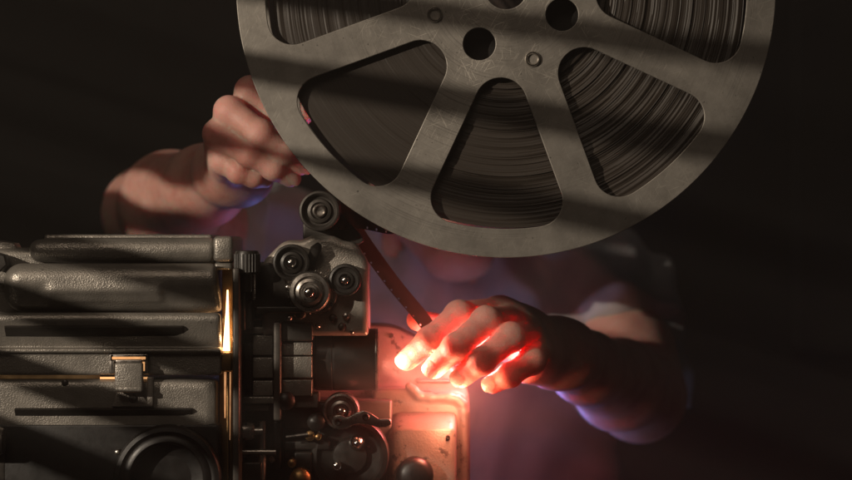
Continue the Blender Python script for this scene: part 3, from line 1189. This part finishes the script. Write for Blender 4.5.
wv = lambda a, b, c: Vector((a, b, c)) * 0.016
ribbon([P(326, 190, 0.046), P(336, 201, 0.046), P(348, 218, 0.047), P(367, 247, 0.050), P(394, 284, 0.055), P(419, 314, 0.058), P(431, 330, 0.057), P(440, 340, 0.056)],
       [wv(0.5, 0.8, 0.3), wv(0.5, 0.8, 0.3), wv(0.5, 0.8, 0.32), wv(0.52, 0.8, 0.3), wv(0.52, 0.8, 0.3), wv(0.5, 0.8, 0.3), wv(0.5, 0.8, 0.3), wv(0.5, 0.8, 0.3)],
       'film_strip', 'long amber film strip running from the reel down to the glowing hand')
ribbon([P(325, 228, 0.022), P(340, 222, 0.030), P(356, 219, 0.046), P(374, 221, 0.056), P(391, 224, 0.062), P(410, 222, 0.064)],
       [wv(0.0, 0.96, 0.28), wv(0.0, 0.75, 0.65), wv(0, 0.6, 0.8), wv(0.05, 0.5, 0.86), wv(0.1, 0.5, 0.86), wv(0.1, 0.6, 0.8)],
       'film_loop', 'short reddish film loop between the top roller and the reel rim')

# ------------------------------------------------------------------ person
YS = 0.55
shR, elR, wrR = P(285, 270, YS), P(150, 213, 0.33), P(233, 172, 0.125)     # at the left of the picture
shL, elL, wrL = P(600, 290, YS), P(640, 396, 0.34), P(560, 354, 0.140)
mid = lambda a, b, t: a + (b - a) * t
groups = []      # (prims, inner k, join k)
upper = []
for sh, el in ((shR, elR), (shL, elL)):
    upper.append(Cap(sh, mid(sh, el, 0.5), 0.050, 0.045))
    upper.append(Cap(mid(sh, el, 0.5), el, 0.045, 0.037))
cx = 0.0125
torso = [Ell((cx, 0.615, -0.17), (0.150, 0.100, 0.17)), Ell((cx, 0.62, -0.36), (0.145, 0.098, 0.20)), Ell((cx, 0.60, -0.52), (0.16, 0.11, 0.12)),
         Cap(shR + Vector((0.03, 0.02, 0)), P(441, 268, 0.57), 0.047, 0.045), Cap(shL + Vector((-0.03, 0.02, 0)), P(441, 268, 0.57), 0.047, 0.045)]
groups.append((torso, 0.05, 0.0))
groups.append((upper, 0.01, 0.03))
# neck and head
HB = Vector((0.0195, 0.500, 0.098))
HR = Euler((R(14), R(-3), R(2))).to_matrix().to_4x4()


def H(x, y, z):
    return HB + HR @ Vector((x, y, z))


neck = [Cap(P(441, 292, 0.585), H(0, 0.035, -0.05), 0.054, 0.050)]
for s in (-1, 1):
    neck.append(Cap(H(s * 0.048, 0.03, -0.05), P(441 + s * 8, 285, 0.535), 0.012, 0.010))
groups.append((neck, 0.018, 0.03))
headp = [Ell(H(0, 0.012, 0.035), (0.075, 0.094, 0.086), HR), Ell(H(0, -0.03, -0.02), (0.060, 0.066, 0.088), HR)]
for s in (-1, 1):
    headp.append(Cap(H(s * 0.054, 0.005, -0.058), H(s * 0.013, -0.070, -0.098), 0.018, 0.016))
    headp.append(Ell(H(s * 0.040, -0.068, -0.012), (0.022, 0.018, 0.018), HR))
    headp.append(Cap(H(s * 0.012, -0.090, 0.024), H(s * 0.05, -0.074, 0.026), 0.009, 0.007))
headp.append(Ell(H(0, -0.080, -0.098), (0.021, 0.018, 0.017), HR))
groups.append((headp, 0.014, 0.012))
face = [Cap(H(0, -0.093, 0.016), H(0, -0.116, -0.020), 0.007, 0.0105), Ell(H(0.011, -0.103, -0.024), (0.009, 0.010, 0.008), HR), Ell(H(-0.011, -0.103, -0.024), (0.009, 0.010, 0.008), HR),
        Ell(H(0, -0.094, -0.050), (0.024, 0.010, 0.006), HR), Ell(H(0, -0.092, -0.062), (0.021, 0.011, 0.007), HR)]
for s in (-1, 1):
    face.append(Ell(H(s * 0.031, -0.078, 0.008), (0.015, 0.012, 0.010), HR))
    face.append(Ell(H(s * 0.077, 0.012, -0.004), (0.010, 0.019, 0.031), HR))
groups.append((face, 0.004, 0.005))
# forearms
for el, wr, up in ((elR, wrR, 1.0), (elL, wrL, 0.9)):
    dirv = (wr - el)
    side = dirv.cross(Vector((0.2, 0.1, 1))).normalized()
    fa = [Cap(el, mid(el, wr, 0.28), 0.0335 * up, 0.0375 * up), Cap(mid(el, wr, 0.28), mid(el, wr, 0.7), 0.0375 * up, 0.028 * up), Cap(mid(el, wr, 0.7), wr, 0.028 * up, 0.0215),
          Cap(wr + side * 0.008, wr - side * 0.008, 0.0215, 0.0215)]
    groups.append((fa, 0.012, 0.012))


def hand(wr, mcps, fingers, thumb, thenar, k=0.010, meta_r=0.0115):
    palm = []
    for m_ in mcps:
        palm.append(Cap(mid(wr, m_, 0.08), m_, 0.0165, meta_r))
    for a, b in zip(mcps[:-1], mcps[1:]):
        palm.append(Cap(mid(wr, a, 0.72), mid(wr, b, 0.72), 0.010, 0.010))
    palm += thenar
    groups.append((palm, k, 0.014))
    fs_ = []
    for pts, rr in fingers + [thumb]:
        ch = []
        for i in range(len(pts) - 1):
            ch.append(Cap(pts[i], pts[i + 1], rr[i], rr[i + 1]))
            if 0 < i:
                ch.append(Cap(pts[i], pts[i], rr[i] * 1.06, rr[i] * 1.06))
        fs_.append((ch, 0.003))
    groups.append((fs_, 'fingers', 0.0035))


# hand at the right of the picture: fingers in the lens light
m1, m2, m3, m4 = P(499, 312, 0.088), P(515, 320, 0.084), P(528, 334, 0.082), P(537, 352, 0.082)
FL = [([m1, P(459, 315, 0.054), P(430, 340, 0.040), P(407, 360, 0.046)], [0.0100, 0.0092, 0.0085, 0.0073]),
      ([m2, P(486, 321, 0.040), P(456, 347, 0.026), P(434, 368, 0.034)], [0.0102, 0.0094, 0.0086, 0.0074]),
      ([m3, P(511, 337, 0.036), P(482, 361, 0.022), P(462, 377, 0.031)], [0.0100, 0.0092, 0.0084, 0.0072]),
      ([m4, P(532, 361, 0.042), P(510, 375, 0.030), P(493, 384, 0.036)], [0.0096, 0.0086, 0.0076, 0.0066])]
TL = ([P(551, 352, 0.128), P(500, 342, 0.116), P(455, 332, 0.092), P(417, 320, 0.068)], [0.0150, 0.0118, 0.0104, 0.0072])
hand(wrL, [m1, m2, m3, m4], FL, TL, [Cap(P(548, 352, 0.122), P(508, 342, 0.112), 0.0155, 0.013), Cap(P(550, 366, 0.120), P(528, 366, 0.088), 0.0150, 0.0125)])
# hand at the left of the picture: behind the reel rim
n1, n2, n3, n4 = P(250, 91, 0.060), P(229, 111, 0.050), P(217.5, 134, 0.052), P(223, 160, 0.062)
FR = [([n1, P(274, 114, 0.062), P(289, 129, 0.074), P(297, 140, 0.090)], [0.0098, 0.0092, 0.0082, 0.0068]),
      ([n2, P(260, 133.5, 0.041), P(284, 152.5, 0.046), P(301, 166, 0.056)], [0.0098, 0.0088, 0.0078, 0.0064]),
      ([n3, P(249, 153.5, 0.045), P(273, 168.5, 0.048), P(290, 178.5, 0.055)], [0.0092, 0.0083, 0.0073, 0.0060]),
      ([n4, P(239, 171.5, 0.056), P(254, 177, 0.058), P(265, 180, 0.063)], [0.0088, 0.0077, 0.0067, 0.0056])]
TR = ([P(240, 165, 0.115), P(266, 143, 0.112), P(288, 124, 0.092), P(307, 110, 0.072)], [0.0150, 0.0120, 0.0104, 0.0074])
hand(wrR, [n1, n2, n3, n4], FR, TR, [Cap(P(240, 165, 0.112), P(262, 143, 0.108), 0.0155, 0.013)], 0.005, 0.0100)

flat, marg = [], []
for pr, k, j in groups:
    if k == 'fingers':
        for ch, kk in pr:
            flat += ch
            marg += [0.008] * len(ch)
    else:
        flat += pr
        marg += [max(k, j) * 0.7 + 0.005] * len(pr)
for i_, q in enumerate(flat):
    q.idx = i_
LO = np.array([q.lo for q in flat]) - np.array(marg)[:, None]
HI = np.array([q.hi for q in flat]) + np.array(marg)[:, None]


def body(p):
    d = np.full(p.shape[:-1], 1.0)
    f_ = p.reshape(-1, 3)
    ok = np.all((LO < f_.max(0)) & (HI > f_.min(0)), axis=1)
    if not ok.any():
        return d
    for pr, k, j in groups:
        if k == 'fingers':
            fd = None
            for ch, kk in pr:
                e = None
                for q in ch:
                    if ok[q.idx]:
                        v = q(p)
                        e = v if e is None else smin(e, v, kk)
                if e is not None:
                    fd = e if fd is None else smin(fd, e, 0.0008)
            if fd is not None:
                d = smin(d, fd, j)
            continue
        e = None
        for q in pr:
            if ok[q.idx]:
                v = q(p)
                e = v if e is None else smin(e, v, k)
        if e is not None:
            d = smin(d, e, j) if j else np.minimum(d, e)
    return d


me = polygonise(body, [(q.lo, q.hi) for q in flat], 0.0015, 'person')
person = link('person', me, M['skin'], None, Vector((cx, 0.60, -0.60)), None)
tag(person, 'person in a grey T-shirt bent over the projector, one hand glowing in its light', 'person')

# T-shirt: looser copy of the torso and upper arms with folds, open at neck and sleeve ends
neck_axis = Cap(P(441, 296, 0.58), H(0, 0.02, 0.0), 0.062, 0.066)


def shirt(p):
    x, y, z = p[..., 0], p[..., 1], p[..., 2]
    d = None
    for q in torso:
        v = q(p)
        d = v if d is None else smin(d, v, 0.05)
    for sh, el in ((shR, elR), (shL, elL)):
        ax = np.array((el - sh).normalized())
        v = Cap(sh, mid(sh, el, 0.75), 0.053, 0.052)(p)
        cut = (p - np.array(mid(sh, el, 0.60))) @ ax
        v = np.maximum(v, cut)
        d = smin(d, v, 0.03)
    f = 0.0068 * np.sin(62 * x + 14 * z + 3.0 * np.sin(19 * z + 11 * x)) * (0.55 + 0.45 * np.sin(13 * z + 7 * x + 1))
    f += 0.0036 * np.sin(105 * x - 58 * z + 2.2 * np.sin(31 * x + 9 * z)) + 0.0018 * np.sin(150 * z + 60 * x + 2 * np.sin(40 * x))
    d = d - 0.010 + f
    d = np.maximum(d, -neck_axis(p))
    return np.maximum(d, -0.60 - z)


me = polygonise(shirt, [((-0.28, 0.38, -0.62), (0.30, 0.74, 0.10))], 0.0026, 'shirt', 1.6)
link('shirt', me, M['shirt'], person, None, None)


def hair(p):
    d = Ell(H(0, 0.020, 0.050), (0.084, 0.100, 0.088), HR)(p)
    d = smin(d, Ell(H(0, 0.055, 0.0), (0.075, 0.062, 0.075), HR)(p), 0.02)
    q = (p - np.array(HB)) @ np.array(HR.to_3x3())
    d = d + 0.0022 * np.sin(260 * q[..., 0] + 30 * np.sin(18 * q[..., 1])) * np.sin(60 * q[..., 2] + 90 * q[..., 0])
    frontcut = -(q[..., 1] + 0.045 + 0.55 * np.minimum(q[..., 2] - 0.075, 0) * -1)
    keep = np.maximum(d, -(q[..., 1] + 0.075 - np.clip(0.07 - q[..., 2], 0, 0.2) * 0.9))
    return keep


me = polygonise(hair, [((-0.12, 0.36, -0.05), (0.14, 0.66, 0.26))], 0.002, 'hair')
link('hair', me, M['hair'], person, None, None)
# nails on the finger backs
for (pts, rr), toward in [(f, Vector((0, -1, 0.35))) for f in FL + FR[:3]]:
    a, b = pts[-2], pts[-1]
    ax = (b - a).normalized()
    nrm = (toward - ax * toward.dot(ax)).normalized()
    sd = ax.cross(nrm)
    c = b + ax * 0.0005
    vs, fs = [], []
    nu, nv = 8, 8
    for i in range(nu + 1):
        for j in range(nv + 1):
            u = (i / nu - 0.5) * 2
            v = (j / nv - 0.5) * 2
            # rounded-rectangle outline wrapped round the finger tip
            uu = u * math.sqrt(1 - 0.42 * v * v)
            vv = v * math.sqrt(1 - 0.35 * u * u)
            ang = uu * 0.85
            rad = rr[-1] + 0.00045
            q = c + ax * (vv * 0.0052) + (nrm * math.cos(ang) + sd * math.sin(ang)) * rad - nrm * (0.0010 * max(0, vv) ** 2)
            vs.append(q)
    for i in range(nu):
        for j in range(nv):
            a0 = i * (nv + 1) + j
            fs.append([a0, a0 + 1, a0 + nv + 2, a0 + nv + 1])
    mb = MB()
    mb.add(vs, fs)
    mb.build('fingernail', M['nail'], person, None, 60)

# ------------------------------------------------------------------ blind whose slats stripe the light (stands out of frame, left)
KD = Vector((1.0, 0.95, -0.29)).normalized()          # direction the light travels
KT = P(420, 170, 0.0)
KPOS = KT - KD * 2.0
BC = KT - KD * 1.0
# a slat's shadow falls across this point of the reel
q_ = P(400, 92, 0)
z0 = KPOS.z + (q_.z - KPOS.z) * (BC.x - KPOS.x) / (q_.x - KPOS.x)
mb = MB()
pitch = 0.0275
EPS = -0.09
shut = []  # slats nearest these points are twisted shut to put them in shade
for T_ in (P(618, 246, 0.53), P(592, 246, 0.53), P(645, 250, 0.53), P(108, 205, 0.30), P(106, 222, 0.32)):
    f_ = (BC.x - KPOS.x) / (T_.x - KPOS.x)
    shut.append((KPOS.y + (T_.y - KPOS.y) * f_, KPOS.z + (T_.z - KPOS.z) * f_))
yq = KPOS.y + (q_.y - KPOS.y) * (BC.x - KPOS.x) / (q_.x - KPOS.x)
for i in range(-26, 27):
    vs, fs = [], []
    N_ = 60
    for j in range(N_ + 1):
        y = BC.y - 0.55 + 1.1 * j / N_
        zc = z0 + i * pitch + EPS * (y - yq)
        t = R(-10) + R(2.0) * math.sin(1.7 * i + 3 * y)
        if i == -1:  # two slats are opened locally to let more light past
            t += R(20) * max(0, 1 - abs(y - yq - 0.055) / 0.055)
        if i == -2:
            t += R(16) * max(0, 1 - abs(y - yq - 0.03) / 0.09)
        for ys_, zs_ in shut:
            if abs(zs_ - zc) < pitch * 0.75:
                t -= R(40) * max(0, 1 - abs(y - ys_) / 0.055)
        t = max(t, R(-62))
        c_, s_ = math.cos(t) * 0.0135, -math.sin(t) * 0.0135
        vs += [(BC.x - c_, y, zc - s_ + 0.0003), (BC.x + c_, y, zc + s_ + 0.0003), (BC.x + c_, y, zc + s_ - 0.0003), (BC.x - c_, y, zc - s_ - 0.0003)]
    for j in range(N_):
        for k in range(4):
            a_, b_ = 4 * j + k, 4 * j + (k + 1) % 4
            fs.append([a_, b_, b_ + 4, a_ + 4])
    fs += [[0, 1, 2, 3], [4 * N_, 4 * N_ + 1, 4 * N_ + 2, 4 * N_ + 3]]
    mb.add(vs, fs)
mb.box(BC.x - 0.02, BC.x + 0.02, BC.y - 0.55, BC.y + 0.55, z0 + 0.74, z0 + 0.78, 0.003)
blind = mb.build('window_blind', M['blind'], None, None, None)
tag(blind, kind='structure')


# ------------------------------------------------------------------ lights
def light(name, typ, loc, energy, color, target=None, **kw):
    ld = bpy.data.lights.new(name, typ)
    ld.energy = energy
    ld.color = color
    for k, v in kw.items():
        setattr(ld, k, v)
    o = bpy.data.objects.new(name, ld)
    COL.objects.link(o)
    o.location = loc
    if target is not None:
        o.rotation_euler = (Vector(target) - Vector(loc)).to_track_quat('-Z', 'Y').to_euler()
    return o


light('key_lamp', 'SPOT', KPOS, 130, (1.0, 0.85, 0.68), P(270, 200, 0.05), spot_size=R(27), spot_blend=0.9, shadow_soft_size=0.005)
light('room_fill', 'AREA', (-0.5, -1.3, 1.2), 4.0, (1.0, 0.80, 0.62), (0, 0.1, 0), shape='RECTANGLE', size=0.8, size_y=0.6)
light('blue_lamp', 'SPOT', (0.0, 0.27, -0.34), 0.75, (0.55, 0.60, 1.0), (0.02, 0.43, 0.1), spot_size=R(100), spot_blend=1.0, shadow_soft_size=0.04)
light('blue_strip', 'SPOT', (0.0, 0.46, -0.25), 1.7, (0.24, 0.30, 1.0), (0.07, 0.14, -0.08), spot_size=R(84), spot_blend=0.8, shadow_soft_size=0.02)
light('lens_beam', 'SPOT', LC + Vector((l0 + 0.002, -0.014, -0.004)), 1.35, (1.0, 0.36, 0.25), LC + Vector((1, -0.12, -0.08)), spot_size=R(85), spot_blend=0.7, shadow_soft_size=0.008)
light('fingertip_fill', 'POINT', P(452, 400, 0.032), 0.36, (1.0, 0.32, 0.17), shadow_soft_size=0.008)  # added lamp with no real source, brightens fingertips and tray from below
light('palm_fill', 'POINT', P(474, 362, 0.066), 1.0, (1.0, 0.17, 0.17), shadow_soft_size=0.010)  # added lamp inside the fist, makes the fingers glow
light('lamp_inside', 'POINT', P(227, 340, 0.008), 0.010, (1.0, 0.55, 0.25), shadow_soft_size=0.002)

# smoke hanging in the room: one closed box of even, thin haze
mb = MB()
mb.box(-2.75, 2.75, -2.3, 2.3, -1.6, 1.9, 0)
hz = bpy.data.materials.new('thin_smoke')
hz.use_nodes = True
nt = hz.node_tree
for n_ in list(nt.nodes):
    if n_.type == 'BSDF_PRINCIPLED':
        nt.nodes.remove(n_)
pv = nt.nodes.new('ShaderNodeVolumePrincipled')
pv.inputs['Color'].default_value = (0.85, 0.80, 0.75, 1)
pv.inputs['Density'].default_value = 0.048
nt.links.new(pv.outputs[0], nt.nodes['Material Output'].inputs['Volume'])
haze = mb.build('haze', hz, None, None, None)
tag(haze, kind='stuff')
# denser smoke added round the lens so that its light blooms
SC = P(404, 368, 0.06)
mb = MB()
prof = [(0.0001, -0.12)] + [(0.12 * math.sin(PI * i / 24), -0.12 * math.cos(PI * i / 24)) for i in range(1, 24)] + [(0.0001, 0.12)]
mb.lathe(SC, (0, 0, 1), prof, 32)
sm = bpy.data.materials.new('lens_bloom_smoke')
sm.use_nodes = True
nt = sm.node_tree
for n_ in list(nt.nodes):
    if n_.type == 'BSDF_PRINCIPLED':
        nt.nodes.remove(n_)
pv = nt.nodes.new('ShaderNodeVolumePrincipled')
pv.inputs['Color'].default_value = (0.9, 0.82, 0.74, 1)
v = coords(nt)
ln = nt.nodes.new('ShaderNodeVectorMath')
ln.operation = 'LENGTH'
nt.links.new(v, ln.inputs[0])
fall = ramp(nt, math_node(nt, 'DIVIDE', ln.outputs['Value'], 0.12), [(0.0, g(1)), (0.35, g(0.55)), (0.7, g(0.15)), (1.0, g(0))])
wisp = ramp(nt, noise(nt, v, 14, 4, 0.6), [(0.35, g(0.35)), (0.65, g(1.0))])
nt.links.new(math_node(nt, 'MULTIPLY', math_node(nt, 'MULTIPLY', fall, wisp), 1.9), pv.inputs['Density'])
nt.links.new(pv.outputs[0], nt.nodes['Material Output'].inputs['Volume'])
smoke = mb.build('smoke', sm, None, SC, None)
tag(smoke, kind='stuff')

# ------------------------------------------------------------------ world, camera, render
w = bpy.data.worlds.new('World')
scene.world = w
w.use_nodes = True
w.node_tree.nodes['Background'].inputs[0].default_value = (0.9, 0.75, 0.6, 1)
w.node_tree.nodes['Background'].inputs[1].default_value = 0.006

cam = bpy.data.cameras.new('camera')
cam.sensor_width = 36
cam.lens = 36 * D / 0.555
cam.clip_end = 50
cam.clip_start = 0.05
cam.dof.use_dof = True
cam.dof.focus_distance = D + 0.005
cam.dof.aperture_fstop = 6.3
co = bpy.data.objects.new('camera', cam)
COL.objects.link(co)
co.location = (0, -D, 0)
co.rotation_euler = (R(90), 0, 0)
scene.camera = co
scene.view_settings.view_transform = 'Standard'
scene.view_settings.look = 'None'
scene.view_settings.exposure = 0
scene.view_settings.gamma = 1
scene.cycles.use_denoising = True
scene.cycles.max_bounces = 8
scene.cycles.sample_clamp_indirect = 4
